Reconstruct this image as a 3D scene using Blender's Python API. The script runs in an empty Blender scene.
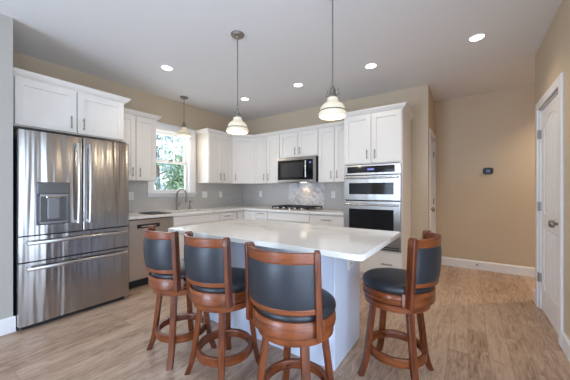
import bpy, bmesh, math, random
from mathutils import Vector, Matrix
PI = math.pi
R = math.radians
random.seed(7)
SC = bpy.context.scene
COL = SC.collection

# ------------------------------------------------------------------ camera
cam_data = bpy.data.cameras.new('camera')
cam_data.sensor_width = 36.0
cam_data.lens = 266.42 / 570.0 * 36.0
cam_data.shift_y = 0.00135
cam_data.clip_start = 0.02
cam = bpy.data.objects.new('camera', cam_data)
COL.objects.link(cam)
cam.location = (0, 0, 1.2328)
cam.rotation_euler = (R(90), 0, R(34.507))
SC.camera = cam

# ------------------------------------------------------------------ world, daylight, exposure
SC.view_settings.view_transform = 'Standard'
SC.view_settings.look = 'None'
SC.view_settings.gamma = 1.0
SC.view_settings.exposure = 0.08
SC.view_settings.use_curve_mapping = False
SC.cycles.use_denoising = True
SC.cycles.max_bounces = 10
SC.cycles.diffuse_bounces = 6
SC.cycles.sample_clamp_indirect = 6.0
world = bpy.data.worlds.new('world')
SC.world = world
world.use_nodes = True
bg = world.node_tree.nodes['Background']
bg.inputs['Color'].default_value = (0.74, 0.87, 1.0, 1)
bg.inputs['Strength'].default_value = 3.0


def area(name, loc, size, rot, power, color):
    d = bpy.data.lights.new(name, 'AREA')
    d.shape = 'RECTANGLE'
    d.size, d.size_y = size
    d.energy = power
    d.color = color
    o = bpy.data.objects.new(name, d)
    COL.objects.link(o)
    o.location = loc
    o.rotation_euler = rot
    return o


DAY = (0.56, 0.73, 1.0)
# daylight entering through the glazed doors and windows behind and beside the camera, plus an added ceiling fill
area('daylight_glass_doors', (-1.90, -3.96, 1.10), (1.75, 2.0), (R(90), 0, 0), 50, DAY)
area('ceiling_fill_light', (-1.90, -3.70, 0.40), (1.75, 1.0), (R(150), 0, 0), 138, DAY)  # unseen upward-tilted area light, added to brighten the ceiling
area('daylight_rear_window', (-0.15, -3.96, 1.45), (0.95, 1.2), (R(90), 0, 0), 14, DAY)
area('daylight_side_door', (0.585, 0.0, 1.08), (2.15, 1.95), (R(90), 0, R(90)), 50, DAY)
# daylight through the sink window
area('daylight_sink_window', (-4.22, 2.60, 1.70), (0.60, 0.95), (R(90), 0, R(-90)), 7, (0.85, 0.93, 1.0))

# ------------------------------------------------------------------ geometry helpers


class MB:
    def __init__(self):
        self.bm = bmesh.new()

    def box(self, x0, x1, y0, y1, z0, z1, bev=0.0, seg=1):
        bm = bmesh.new()
        bmesh.ops.create_cube(bm, size=1.0)
        for v in bm.verts:
            v.co = Vector((x0 + (v.co.x + .5) * (x1 - x0), y0 + (v.co.y + .5) * (y1 - y0), z0 + (v.co.z + .5) * (z1 - z0)))
        if bev > 0:
            bmesh.ops.bevel(bm, geom=bm.edges[:], offset=bev, segments=seg, profile=0.5, affect='EDGES')
        self._merge(bm)
        return self

    def _merge(self, bm):
        me = bpy.data.meshes.new('tmp')
        bm.to_mesh(me)
        bm.free()
        self.bm.from_mesh(me)
        bpy.data.meshes.remove(me)

    def loft(self, rings, cap0=True, cap1=True, closed=True):
        """rings: list of lists of points, same count."""
        bm = self.bm
        vr = [[bm.verts.new(p) for p in r] for r in rings]
        n = len(vr[0])
        for a, b in zip(vr[:-1], vr[1:]):
            for i in range(n if closed else n - 1):
                j = (i + 1) % n
                try:
                    bm.faces.new((a[i], a[j], b[j], b[i]))
                except ValueError:
                    pass
        if cap0:
            bm.faces.new(list(reversed(vr[0])))
        if cap1:
            bm.faces.new(vr[-1])
        return self

    def tube(self, pts, r, n=10, caps=True):
        pts = [Vector(p) for p in pts]
        rr = r if isinstance(r, (list, tuple)) else [r] * len(pts)
        rings = []
        t0 = (pts[1] - pts[0]).normalized()
        up = Vector((0, 0, 1)) if abs(t0.z) < .9 else Vector((1, 0, 0))
        u = t0.cross(up).normalized()
        for i, p in enumerate(pts):
            if i == 0:
                t = pts[1] - pts[0]
            elif i == len(pts) - 1:
                t = pts[-1] - pts[-2]
            else:
                t = (pts[i + 1] - p).normalized() + (p - pts[i - 1]).normalized()
            t.normalize()
            u = (u - t * u.dot(t)).normalized()
            w = t.cross(u)
            rings.append([p + (u * math.cos(2 * PI * k / n) + w * math.sin(2 * PI * k / n)) * rr[i] for k in range(n)])
        return self.loft(rings, caps, caps)

    def lathe(self, prof, n=32, c=(0, 0, 0), closed=False, axis='Z'):
        """prof: list of (r, z)."""
        rings = []
        for k in range(n):
            a = 2 * PI * k / n
            ring = []
            for r, z in prof:
                p = Vector((r * math.cos(a), r * math.sin(a), z))
                if axis == 'Y':
                    p = Vector((p.x, -p.z, p.y))
                elif axis == 'X':
                    p = Vector((p.z, p.x, p.y))
                ring.append(p + Vector(c))
            rings.append(ring)
        bm = self.bm
        vr = [[bm.verts.new(p) for p in r] for r in rings]
        m = len(prof)
        for k in range(n):
            a, b = vr[k], vr[(k + 1) % n]
            for i in range(m if closed else m - 1):
                j = (i + 1) % m
                bm.faces.new((a[i], b[i], b[j], a[j]))
        bmesh.ops.remove_doubles(bm, verts=bm.verts[:], dist=1e-6)
        return self

    def sweep(self, path, prof, closed_prof=True, caps=True):
        """path: list of (pos, xaxis, yaxis); prof: list of 2-D points."""
        rings = [[Vector(p) + Vector(ax) * a + Vector(ay) * b for a, b in prof] for p, ax, ay in path]
        return self.loft(rings, caps, caps, closed_prof)

    def rects(self, x0, x1, z0, z1, steps, back=0.0):
        """a panel facing -Y: nested rectangles (inset, y) from the back edge to the centre."""
        rings = []
        for ins, y in steps:
            rings.append([(x0 + ins, y, z0 + ins), (x1 - ins, y, z0 + ins), (x1 - ins, y, z1 - ins), (x0 + ins, y, z1 - ins)])
        return self.loft(rings)

    def build(self, name, mat, parent=None, smooth=False, bevel=0.0, loc=None, angle=35):
        bm = self.bm
        bmesh.ops.recalc_face_normals(bm, faces=bm.faces[:])
        me = bpy.data.meshes.new(name)
        bm.to_mesh(me)
        bm.free()
        if smooth:
            for p in me.polygons:
                p.use_smooth = True
            try:
                me.set_sharp_from_angle(angle=R(angle))
            except Exception:
                pass
        me.materials.append(mat)
        o = bpy.data.objects.new(name, me)
        COL.objects.link(o)
        if parent is not None:
            o.parent = parent
        if loc is not None:
            o.location = loc
        if bevel > 0:
            b = o.modifiers.new('bevel', 'BEVEL')
            b.width = bevel
            b.segments = 2
            b.limit_method = 'ANGLE'
        return o


def thing(name, label, cat, loc=(0, 0, 0), rotz=0.0, group=None):
    o = bpy.data.objects.new(name, None)
    COL.objects.link(o)
    o.empty_display_size = 0.1
    o.location = loc
    o.rotation_euler = (0, 0, rotz)
    o['label'] = label
    o['category'] = cat
    if group:
        o['group'] = group
    return o


def tag(o, label, cat, group=None, kind=None):
    o['label'] = label
    o['category'] = cat
    if group:
        o['group'] = group
    if kind:
        o['kind'] = kind
    return o


def struct(mb, name, mat, **k):
    o = mb.build(name, mat, **k)
    o['kind'] = 'structure'
    return o


def copy_tree(o, parent=None):
    c = o.copy()
    COL.objects.link(c)
    if parent is not None:
        c.parent = parent
    for ch in list(o.children):
        copy_tree(ch, c)
    return c


# ------------------------------------------------------------------ materials


def mat(name, color, rough=0.5, metal=0.0, spec=0.5, coat=0.0, emit=None, estr=0.0, trans=0.0):
    m = bpy.data.materials.new(name)
    m.use_nodes = True
    p = m.node_tree.nodes['Principled BSDF']
    p.inputs['Base Color'].default_value = (*color, 1)
    p.inputs['Roughness'].default_value = rough
    p.inputs['Metallic'].default_value = metal
    p.inputs['Specular IOR Level'].default_value = spec
    p.inputs['Coat Weight'].default_value = coat
    p.inputs['Coat Roughness'].default_value = 0.12
    p.inputs['Transmission Weight'].default_value = trans
    if emit:
        p.inputs['Emission Color'].default_value = (*emit, 1)
        p.inputs['Emission Strength'].default_value = estr
    return m


def nd(m, t, **k):
    n = m.node_tree.nodes.new(t)
    for a, b in k.items():
        setattr(n, a, b)
    return n


def ln(m, a, b):
    m.node_tree.links.new(a, b)


def bsdf(m):
    return m.node_tree.nodes['Principled BSDF']


def noise(m, scale, vec=None, mapscale=None, detail=4, coord='Object', rough=0.5, dist=0.0):
    tc = nd(m, 'ShaderNodeTexCoord')
    mp = nd(m, 'ShaderNodeMapping')
    if mapscale:
        mp.inputs['Scale'].default_value = mapscale
    ln(m, tc.outputs[coord], mp.inputs['Vector'])
    n = nd(m, 'ShaderNodeTexNoise')
    n.inputs['Scale'].default_value = scale
    n.inputs['Detail'].default_value = detail
    n.inputs['Roughness'].default_value = rough
    n.inputs['Distortion'].default_value = dist
    ln(m, mp.outputs['Vector'], n.inputs['Vector'])
    return n


def ramp(m, fac, stops):
    r = nd(m, 'ShaderNodeValToRGB')
    e = r.color_ramp.elements
    while len(e) < len(stops):
        e.new(0.5)
    for el, (pos, c) in zip(e, stops):
        el.position = pos
        el.color = (*c, 1)
    ln(m, fac, r.inputs['Fac'])
    return r


def bump(m, fac, strength, dist=0.01):
    b = nd(m, 'ShaderNodeBump')
    b.inputs['Strength'].default_value = strength
    b.inputs['Distance'].default_value = dist
    ln(m, fac, b.inputs['Height'])
    ln(m, b.outputs['Normal'], bsdf(m).inputs['Normal'])
    return b


def paint(name, color, rough=0.6, tex=60, bs=0.04):
    m = mat(name, color, rough, spec=0.35)
    n = noise(m, tex)
    lo = tuple(c * .97 for c in color)
    r = ramp(m, n.outputs['Fac'], [(0.3, lo), (0.7, color)])
    ln(m, r.outputs['Color'], bsdf(m).inputs['Base Color'])
    bump(m, n.outputs['Fac'], bs, 0.004)
    return m


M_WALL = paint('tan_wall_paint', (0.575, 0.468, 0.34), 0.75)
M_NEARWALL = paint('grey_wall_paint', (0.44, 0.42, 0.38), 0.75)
M_CEIL = paint('ceiling_paint', (0.74, 0.73, 0.72), 0.9)
M_TRIM = paint('white_trim_paint', (0.80, 0.80, 0.81), 0.35, 30, 0.01)
M_CAB = paint('white_cabinet_paint', (0.80, 0.765, 0.715), 0.42, 30, 0.01)
M_ISL = paint('pale_blue_grey_paint', (0.68, 0.75, 0.89), 0.40, 30, 0.01)
M_TOE = mat('black_toe_kick', (0.015, 0.015, 0.016), 0.6)
M_BLACK = mat('black_plastic', (0.012, 0.012, 0.014), 0.4)
M_IRON = mat('cast_iron', (0.02, 0.02, 0.024), 0.55)
M_GLASSBLK = mat('black_oven_glass', (0.008, 0.009, 0.011), 0.07, spec=0.35)
M_NICKEL = mat('brushed_nickel', (0.33, 0.31, 0.285), 0.36, 1.0)
M_CHROME = mat('chrome', (0.70, 0.70, 0.70), 0.12, 1.0)
M_OUTLET = mat('white_plastic', (0.82, 0.82, 0.80), 0.35)
M_SLOT = mat('outlet_slot', (0.10, 0.10, 0.10), 0.5)
M_BULB = mat('bulb_glow', (1, 1, 1), 0.5, emit=(1.0, 0.88, 0.70), estr=9.0)
M_LENS = mat('downlight_lens', (1, 1, 1), 0.5, emit=(1.0, 0.90, 0.74), estr=7.0)
M_DISPLAY = mat('blue_display', (0.01, 0.01, 0.02), 0.2, emit=(0.25, 0.30, 0.9), estr=0.8)
M_SHADE = mat('opal_glass', (0.56, 0.52, 0.43), 0.22, emit=(1.0, 0.83, 0.55), estr=0.34)
M_SOIL = mat('lawn', (0.06, 0.11, 0.03), 0.9)
M_BARK = mat('bark', (0.10, 0.075, 0.055), 0.9)
M_BOLT = mat('dark_bolt', (0.02, 0.02, 0.02), 0.35, 0.8)
M_GROUT = mat('grey_sealant', (0.3, 0.3, 0.3), 0.8)


def steel(name, color, rough, wavy=0.5):
    m = mat(name, color, rough, 1.0)
    n1 = noise(m, 1.0, mapscale=(9, 9, 0.5), detail=2)            # rolling-mill waviness, long in z
    n2 = noise(m, 1.0, mapscale=(500, 500, 6), detail=2)          # vertical brushing
    b1 = nd(m, 'ShaderNodeBump')
    b1.inputs['Strength'].default_value = wavy
    b1.inputs['Distance'].default_value = 0.03
    ln(m, n1.outputs['Fac'], b1.inputs['Height'])
    b2 = nd(m, 'ShaderNodeBump')
    b2.inputs['Strength'].default_value = 0.03
    b2.inputs['Distance'].default_value = 0.002
    ln(m, n2.outputs['Fac'], b2.inputs['Height'])
    ln(m, b1.outputs['Normal'], b2.inputs['Normal'])
    ln(m, b2.outputs['Normal'], bsdf(m).inputs['Normal'])
    return m


M_STEEL = steel('stainless_steel', (0.40, 0.385, 0.375), 0.24, 0.60)
M_STEELOVEN = steel('oven_stainless', (0.42, 0.405, 0.39), 0.28, 0.12)
M_STEELDW = steel('dishwasher_stainless', (0.58, 0.56, 0.54), 0.30, 0.25)
M_STEELBAR = mat('satin_steel_bar', (0.52, 0.51, 0.50), 0.25, 1.0)
M_STEELDARK = mat('dark_steel', (0.20, 0.20, 0.21), 0.35, 1.0)


def make_floor():
    m = mat('wood_plank_floor', (0.4, 0.3, 0.2), 0.36, spec=0.4)
    tc = nd(m, 'ShaderNodeTexCoord')
    mp = nd(m, 'ShaderNodeMapping')
    mp.inputs['Rotation'].default_value = (0, 0, R(90))
    ln(m, tc.outputs['Object'], mp.inputs['Vector'])
    br = nd(m, 'ShaderNodeTexBrick')
    br.offset = 0.37
    br.inputs['Scale'].default_value = 1.0
    br.inputs['Mortar Size'].default_value = 0.0011
    br.inputs['Mortar Smooth'].default_value = 0.3
    br.inputs['Bias'].default_value = 0.0
    br.inputs['Brick Width'].default_value = 1.22
    br.inputs['Row Height'].default_value = 0.128
    br.inputs['Color1'].default_value = (0, 0, 0, 1)
    br.inputs['Color2'].default_value = (1, 1, 1, 1)
    br.inputs['Mortar'].default_value = (0.5, 0.5, 0.5, 1)
    ln(m, mp.outputs['Vector'], br.inputs['Vector'])
    # per-plank offset of the grain
    sep = nd(m, 'ShaderNodeVectorMath', operation='MULTIPLY_ADD')
    ln(m, br.outputs['Color'], sep.inputs[0])
    sep.inputs[1].default_value = (7.0, 3.0, 0)
    ln(m, tc.outputs['Object'], sep.inputs[2])
    mp2 = nd(m, 'ShaderNodeMapping')
    mp2.inputs['Scale'].default_value = (22, 3.4, 1)
    ln(m, sep.outputs['Vector'], mp2.inputs['Vector'])
    g = nd(m, 'ShaderNodeTexNoise')
    g.inputs['Scale'].default_value = 1.5
    g.inputs['Detail'].default_value = 7
    g.inputs['Roughness'].default_value = 0.65
    g.inputs['Distortion'].default_value = 1.2
    ln(m, mp2.outputs['Vector'], g.inputs['Vector'])
    mx = nd(m, 'ShaderNodeMix', data_type='FLOAT')
    mx.inputs['Factor'].default_value = 0.13
    ln(m, g.outputs['Fac'], mx.inputs[2])
    ln(m, br.outputs['Color'], mx.inputs[3])
    r = ramp(m, mx.outputs[0], [(0.25, (0.150, 0.086, 0.052)), (0.41, (0.355, 0.236, 0.163)), (0.54, (0.475, 0.338, 0.248)), (0.75, (0.610, 0.460, 0.350))])
    dk = nd(m, 'ShaderNodeMix', data_type='RGBA', blend_type='MIX')
    ln(m, br.outputs['Fac'], dk.inputs['Factor'])
    ln(m, r.outputs['Color'], dk.inputs[6])
    dk.inputs[7].default_value = (0.22, 0.15, 0.10, 1)
    ln(m, dk.outputs[2], bsdf(m).inputs['Base Color'])
    bump(m, g.outputs['Fac'], 0.08, 0.004)
    return m


M_FLOOR = make_floor()


def make_wood(name, lo, mid, hi, ms):
    m = mat(name, mid, 0.36, spec=0.4, coat=0.15)
    n = noise(m, 3.0, mapscale=ms, detail=4, dist=0.8)
    r = ramp(m, n.outputs['Fac'], [(0.28, lo), (0.50, mid), (0.75, hi)])
    ln(m, r.outputs['Color'], bsdf(m).inputs['Base Color'])
    return m


M_WOOD = make_wood('cherry_wood', (0.050, 0.010, 0.003), (0.125, 0.028, 0.006), (0.205, 0.053, 0.013), (9, 9, 1.6))
M_WOODH = make_wood('cherry_wood_band', (0.075, 0.016, 0.004), (0.175, 0.043, 0.010), (0.255, 0.070, 0.017), (2.2, 2.2, 12))


def make_leather():
    m = mat('dark_leather', (0.016, 0.020, 0.027), 0.40, spec=0.52)
    n = noise(m, 130, detail=3)
    bump(m, n.outputs['Fac'], 0.10, 0.003)
    return m


M_LEATHER = make_leather()


def make_quartz():
    m = mat('white_quartz', (0.82, 0.81, 0.78), 0.10, spec=0.5)
    n = noise(m, 0.75, mapscale=(0.55, 1.5, 1), detail=6, rough=0.5, dist=0.8)
    mth = nd(m, 'ShaderNodeMath', operation='SUBTRACT')
    ln(m, n.outputs['Fac'], mth.inputs[0])
    mth.inputs[1].default_value = 0.50
    ab = nd(m, 'ShaderNodeMath', operation='ABSOLUTE')
    ln(m, mth.outputs[0], ab.inputs[0])
    r = ramp(m, ab.outputs[0], [(0.0, (0.56, 0.50, 0.42)), (0.004, (0.74, 0.705, 0.65)), (0.014, (0.81, 0.785, 0.74)), (1.0, (0.82, 0.795, 0.75))])
    ln(m, r.outputs['Color'], bsdf(m).inputs['Base Color'])
    return m


M_QUARTZ = make_quartz()


def make_tile():
    m = mat('grey_backsplash_tile', (0.4, 0.4, 0.4), 0.28)
    tc = nd(m, 'ShaderNodeTexCoord')
    sx = nd(m, 'ShaderNodeSeparateXYZ')
    ln(m, tc.outputs['Object'], sx.inputs[0])
    ad = nd(m, 'ShaderNodeMath', operation='ADD')
    ln(m, sx.outputs['X'], ad.inputs[0])
    ln(m, sx.outputs['Y'], ad.inputs[1])
    cb = nd(m, 'ShaderNodeCombineXYZ')
    ln(m, ad.outputs[0], cb.inputs['X'])
    ln(m, sx.outputs['Z'], cb.inputs['Y'])
    br = nd(m, 'ShaderNodeTexBrick')
    br.inputs['Scale'].default_value = 1.0
    br.inputs['Mortar Size'].default_value = 0.0012
    br.inputs['Brick Width'].default_value = 0.20
    br.inputs['Row Height'].default_value = 0.075
    br.inputs['Color1'].default_value = (0.50, 0.485, 0.465, 1)
    br.inputs['Color2'].default_value = (0.53, 0.515, 0.495, 1)
    br.inputs['Mortar'].default_value = (0.46, 0.45, 0.435, 1)
    ln(m, cb.outputs[0], br.inputs['Vector'])
    ln(m, br.outputs['Color'], bsdf(m).inputs['Base Color'])
    return m


M_TILE = make_tile()


def make_marble():
    m = mat('marble_mosaic', (0.7, 0.7, 0.7), 0.25)
    tc = nd(m, 'ShaderNodeTexCoord')
    sx = nd(m, 'ShaderNodeSeparateXYZ')
    ln(m, tc.outputs['Object'], sx.inputs[0])
    cb = nd(m, 'ShaderNodeCombineXYZ')
    ln(m, sx.outputs['X'], cb.inputs['X'])
    ln(m, sx.outputs['Z'], cb.inputs['Y'])
    mp = nd(m, 'ShaderNodeMapping')
    mp.inputs['Rotation'].default_value = (0, 0, R(45))
    ln(m, cb.outputs[0], mp.inputs['Vector'])
    br = nd(m, 'ShaderNodeTexBrick')
    br.inputs['Scale'].default_value = 1.0
    br.inputs['Mortar Size'].default_value = 0.0020
    br.inputs['Brick Width'].default_value = 0.15
    br.inputs['Row Height'].default_value = 0.05
    br.inputs['Color1'].default_value = (0.56, 0.545, 0.55, 1)
    br.inputs['Color2'].default_value = (0.80, 0.78, 0.765, 1)
    br.inputs['Mortar'].default_value = (0.62, 0.60, 0.59, 1)
    ln(m, mp.outputs[0], br.inputs['Vector'])
    n = noise(m, 26, detail=4, dist=0.4)
    r = ramp(m, n.outputs['Fac'], [(0.30, (0.62, 0.60, 0.62)), (0.55, (1, 1, 1))])
    mx = nd(m, 'ShaderNodeMix', data_type='RGBA', blend_type='MULTIPLY')
    mx.inputs['Factor'].default_value = 0.8
    ln(m, br.outputs['Color'], mx.inputs[6])
    ln(m, r.outputs['Color'], mx.inputs[7])
    ln(m, mx.outputs[2], bsdf(m).inputs['Base Color'])
    return m


M_MARBLE = make_marble()


def make_glass():
    m = bpy.data.materials.new('window_glass')
    m.use_nodes = True
    nt = m.node_tree
    nt.nodes.clear()
    out = nt.nodes.new('ShaderNodeOutputMaterial')
    mix = nt.nodes.new('ShaderNodeMixShader')
    tr = nt.nodes.new('ShaderNodeBsdfTransparent')
    gl = nt.nodes.new('ShaderNodeBsdfGlossy')
    gl.inputs['Roughness'].default_value = 0.02
    mix.inputs[0].default_value = 0.07
    nt.links.new(tr.outputs[0], mix.inputs[1])
    nt.links.new(gl.outputs[0], mix.inputs[2])
    nt.links.new(mix.outputs[0], out.inputs[0])
    return m


M_GLASS = make_glass()


def make_leaf(name, a, b):
    m = mat(name, a, 0.6)
    n = noise(m, 2.2, detail=3)
    r = ramp(m, n.outputs['Fac'], [(0.35, a), (0.65, b)])
    ln(m, r.outputs['Color'], bsdf(m).inputs['Base Color'])
    return m


M_LEAF = make_leaf('leaf_green', (0.14, 0.27, 0.13), (0.38, 0.50, 0.32))
M_LEAF2 = make_leaf('leaf_blue_green', (0.28, 0.40, 0.40), (0.58, 0.70, 0.74))

# ------------------------------------------------------------------ room constants
XL, YB, XF, XN, XS, YF, XR = -4.0585, 4.2714, -3.194, -3.283, -0.467, 5.153, 0.6165
H = 2.743
YREAR = -4.05
CT = 0.914

# ------------------------------------------------------------------ room shell
struct(MB().box(-4.3, 2.2, YREAR - .2, YF + .2, -0.06, 0), 'floor', M_FLOOR)
struct(MB().box(-4.3, 2.2, YREAR - .2, YF + .2, H, H + 0.1), 'ceiling', M_CEIL)
# window opening in the left wall
WY0, WY1, WZ0, WZ1 = 2.255, 2.925, 1.205, 2.215
w = MB()
w.box(XL - .14, XL, 0.45, WY0, 0, H).box(XL - .14, XL, WY1, YB + .12, 0, H)
w.box(XL - .14, XL, WY0, WY1, 0, WZ0).box(XL - .14, XL, WY0, WY1, WZ1, H)
struct(w, 'wall_left', M_WALL)
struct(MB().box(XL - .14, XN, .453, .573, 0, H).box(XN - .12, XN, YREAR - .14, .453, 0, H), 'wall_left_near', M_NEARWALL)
struct(MB().box(XL - .14, XS, YB, YB + .12, 0, H), 'wall_back', M_WALL)
# passage side wall with a door opening
SY0, SY1, SZ = 4.46, 5.06, 2.06
w = MB()
w.box(XS - .12, XS, YB + .12, SY0, 0, H).box(XS - .12, XS, SY1, YF, 0, H).box(XS - .12, XS, SY0, SY1, SZ, H)
struct(w, 'wall_passage', M_WALL)
struct(MB().box(XS - .12, 2.2, YF, YF + .12, 0, H), 'wall_far', M_WALL)
# right wall: door opening and a window behind the camera
DY0, DY1, DZ = 3.03, 3.82, 2.075
w = MB()
w.box(XR, XR + .12, DY1, 4.04, 0, H).box(XR, XR + .12, DY0, DY1, DZ, H)
w.box(XR, XR + .12, 1.10, DY0, 0, H).box(XR, XR + .12, YREAR, -1.10, 0, H)
w.box(XR, XR + .12, -1.10, 1.10, 2.1, H)
struct(w, 'wall_right', M_WALL)
struct(MB().box(XR + .12, 2.2, 3.92, 4.04, 0, H).box(2.08, 2.2, 4.04, YF, 0, H), 'wall_hall', M_WALL)
# rear wall with glazed doors and a window (behind the camera)
w = MB()
w.box(XN, -2.78, YREAR - .12, YREAR, 0, H).box(-1.02, -0.63, YREAR - .12, YREAR, 0, H).box(0.33, XR + .12, YREAR - .12, YREAR, 0, H)
w.box(-2.78, -1.02, YREAR - .12, YREAR, 2.1, H).box(-0.63, 0.33, YREAR - .12, YREAR, 2.05, H).box(-0.63, 0.33, YREAR - .12, YREAR, 0, 0.85)
struct(w, 'wall_rear', M_WALL)


def plain_frame(name, horiz, a0, a1, z0, z1, plane, mull):
    """white frame with mullions around an opening; horiz 'x' or 'y'."""
    f = MB()

    def b(p0, p1, q0, q1):
        if horiz == 'x':
            f.box(p0, p1, plane - .09, plane - .04, q0, q1)
        else:
            f.box(plane + .04, plane + .09, p0, p1, q0, q1)
    t = .05
    b(a0, a0 + t, z0, z1)
    b(a1 - t, a1, z0, z1)
    b(a0 + t, a1 - t, z0, z0 + t)
    b(a0 + t, a1 - t, z1 - t, z1)
    for k in range(1, mull):
        c = a0 + (a1 - a0) * k / mull
        b(c - .03, c + .03, z0 + t, z1 - t)
    return struct(f, name, M_TRIM)


plain_frame('window_2', 'x', -2.78, -1.02, 0.0, 2.1, YREAR, 2)
plain_frame('window_3', 'x', -0.63, 0.33, 0.85, 2.05, YREAR, 1)
plain_frame('window_4', 'y', -1.10, 1.10, 0.0, 2.1, XR, 2)

# baseboards
BBP = [(0, 0), (.015, 0), (.015, .118), (.009, .128), (.006, .135), (0, .135)]


def baseboard(name, p0, p1, out):
    p0, p1, out = Vector(p0), Vector(p1), Vector(out)
    mb = MB()
    mb.sweep([(p0, out, (0, 0, 1)), (p1, out, (0, 0, 1))], BBP)
    return struct(mb, name, M_TRIM)


baseboard('baseboard_left', (XN, YREAR, 0), (XN, .588, 0), (1, 0, 0))
baseboard('baseboard_back', (-.69, YB, 0), (XS, YB, 0), (0, -1, 0))
baseboard('baseboard_far', (XS, YF, 0), (2.08, YF, 0), (0, -1, 0))
baseboard('baseboard_right', (XR, 1.12, 0), (XR, DY0 - .095, 0), (-1, 0, 0))
baseboard('baseboard_right_near', (XR, YREAR, 0), (XR, -1.12, 0), (-1, 0, 0))
baseboard('baseboard_corner', (XR, DY1 + .095, 0), (XR, 4.055, 0), (-1, 0, 0))
baseboard('baseboard_hall', (XR, 4.04, 0), (2.08, 4.04, 0), (0, 1, 0))


# casing profile sweep: door casing in the plane X=const
def casing(name, plane, sgn, y0, y1, z1, wid=.085, th=.018):
    mb = MB()

    def b(ya, yb, za, zb):
        xa, xb = sorted((plane, plane + sgn * th))
        mb.box(xa, xb, ya, yb, za, zb, .004)
    b(y0 - wid, y0 - .006, 0, z1 + wid)
    b(y1 + .006, y1 + wid, 0, z1 + wid)
    b(y0 - .006, y1 + .006, z1 + .006, z1 + wid)
    # jamb lining
    xa, xb = sorted((plane, plane - sgn * .12))
    mb.box(xa, xb, y0 - .006, y0 + .012, 0, z1)
    mb.box(xa, xb, y1 - .012, y1 + .006, 0, z1)
    mb.box(xa, xb, y0 + .012, y1 - .012, z1 - .012, z1 + .006)
    return struct(mb, name, M_TRIM)


casing('trim_1', XR, -1, DY0, DY1, DZ)
casing('trim_2', XS, 1, SY0, SY1, SZ)


def panel_door(name, wd, ht, loc, rotz, hinge_right, hinges, knob_mat):
    """Two-panel arched plank door; local x along the width, front faces -Y."""
    t = bpy.data.objects.new(name, None)
    COL.objects.link(t)
    t.location = loc
    t.rotation_euler = (0, 0, rotz)
    t['kind'] = 'structure'
    leaf = MB()
    leaf.box(0, wd, 0.010, .038, 0.012, ht)
    st = .115
    # stiles and rails as raised frame
    fr = [(0, st, .012, ht), (wd - st, wd, .012, ht), (st, wd - st, .012, .24), (st, wd - st, .86, 1.0)]
    for a, b, c, d in fr:
        leaf.box(a, b, 0, .0101, c, d)
    # arched top rail
    n = 16
    zs = ht - .20
    top = []
    for k in range(n + 1):
        x = st + (wd - 2 * st) * k / n
        top.append((x, zs + .10 * math.sin(PI * k / n) ** 0.8))
    for k in range(n):
        (xa, za), (xb, zb) = top[k], top[k + 1]
        leaf.loft([[(xa, 0, za), (xb, 0, zb), (xb, 0, ht), (xa, 0, ht)], [(xa, .0101, za), (xb, .0101, zb), (xb, .0101, ht), (xa, .0101, ht)]])
    leaf.build('leaf', M_TRIM, t)
    # plank panels with grooves
    for (z0, z1, arch) in ((.255, .845, False), (1.015, zs - .012, True)):
        p = MB()
        x0, x1 = st + .014, wd - st - .014
        npl = 6
        wpl = (x1 - x0) / npl
        for k in range(npl):
            xa, xb = x0 + k * wpl + .005, x0 + (k + 1) * wpl - .005

            def zt(x):
                return z1 + (.10 * math.sin(PI * (x - st) / (wd - 2 * st)) ** 0.8 if arch else 0)
            p.loft([[(xa, .0105, z0), (xb, .0105, z0), (xb, .0105, zt(xb)), (xa, .0105, zt(xa))],
                    [(xa, .006, z0), (xb, .006, z0), (xb, .006, zt(xb)), (xa, .006, zt(xa))],
                    [(xa + .004, .003, z0 + .004), (xb - .004, .003, z0 + .004), (xb - .004, .003, zt(xb) - .004), (xa + .004, .003, zt(xa) - .004)]])
        p.build('plank_panel', M_TRIM, t)
    kx = .065 if hinge_right else wd - .065
    kb = MB().lathe([(0, .012), (.026, .012), (.028, .006), (.028, 0)], 20, (kx, 0, .955), axis='Y')
    kb.lathe([(.010, 0), (.010, .030), (.024, .034), (.033, .046), (.032, .060), (.020, .070), (0, .072)], 20, (kx, 0, .955), axis='Y')
    kb.build('knob', knob_mat, t, smooth=True)
    for z in hinges:
        hx = wd + .004 if hinge_right else -.004
        h = MB().box(hx - .020, hx + .014, -.006, .001, z - .045, z + .045).tube([(hx, -.010, z - .047), (hx, -.010, z + .047)], .007, 8)
        h.build('hinge', M_NICKEL, t)
    return t


# right wall door: front faces -X  -> rotz = -90 : local x -> -Y
panel_door('door_1', DY1 - DY0 - .03, DZ - .016, (XR + .012, DY1 - .015, 0), R(-90), False, [], M_NICKEL)
d1 = bpy.data.objects['door_1']
for z in (1.82, 1.07, .33):
    h = MB().box(-.022, .016, -.020, -.001, z - .045, z + .045).tube([(-.004, -.022, z - .047), (-.004, -.022, z + .047)], .007, 8)
    h.build('hinge', M_NICKEL, d1)
# passage door: front faces +X -> rotz = 90 : local x -> +Y ; hinges on the far side
panel_door('door_2', SY1 - SY0 - .03, SZ - .016, (XS - .012, SY0 + .015, 0), R(90), True, [1.83, 1.06, .28], M_NICKEL)

# ------------------------------------------------------------------ kitchen window
win = bpy.data.objects.new('window_1', None)
COL.objects.link(win)
win['kind'] = 'structure'
win.location = (XL, (WY0 + WY1) / 2, WZ0)
cx_, cz_ = (WY0 + WY1) / 2, WZ0


def wbox(mb, x0, x1, y0, y1, z0, z1, bev=0.0):
    mb.box(x0 - XL, x1 - XL, y0 - cx_, y1 - cx_, z0 - cz_, z1 - cz_, bev)


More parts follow.
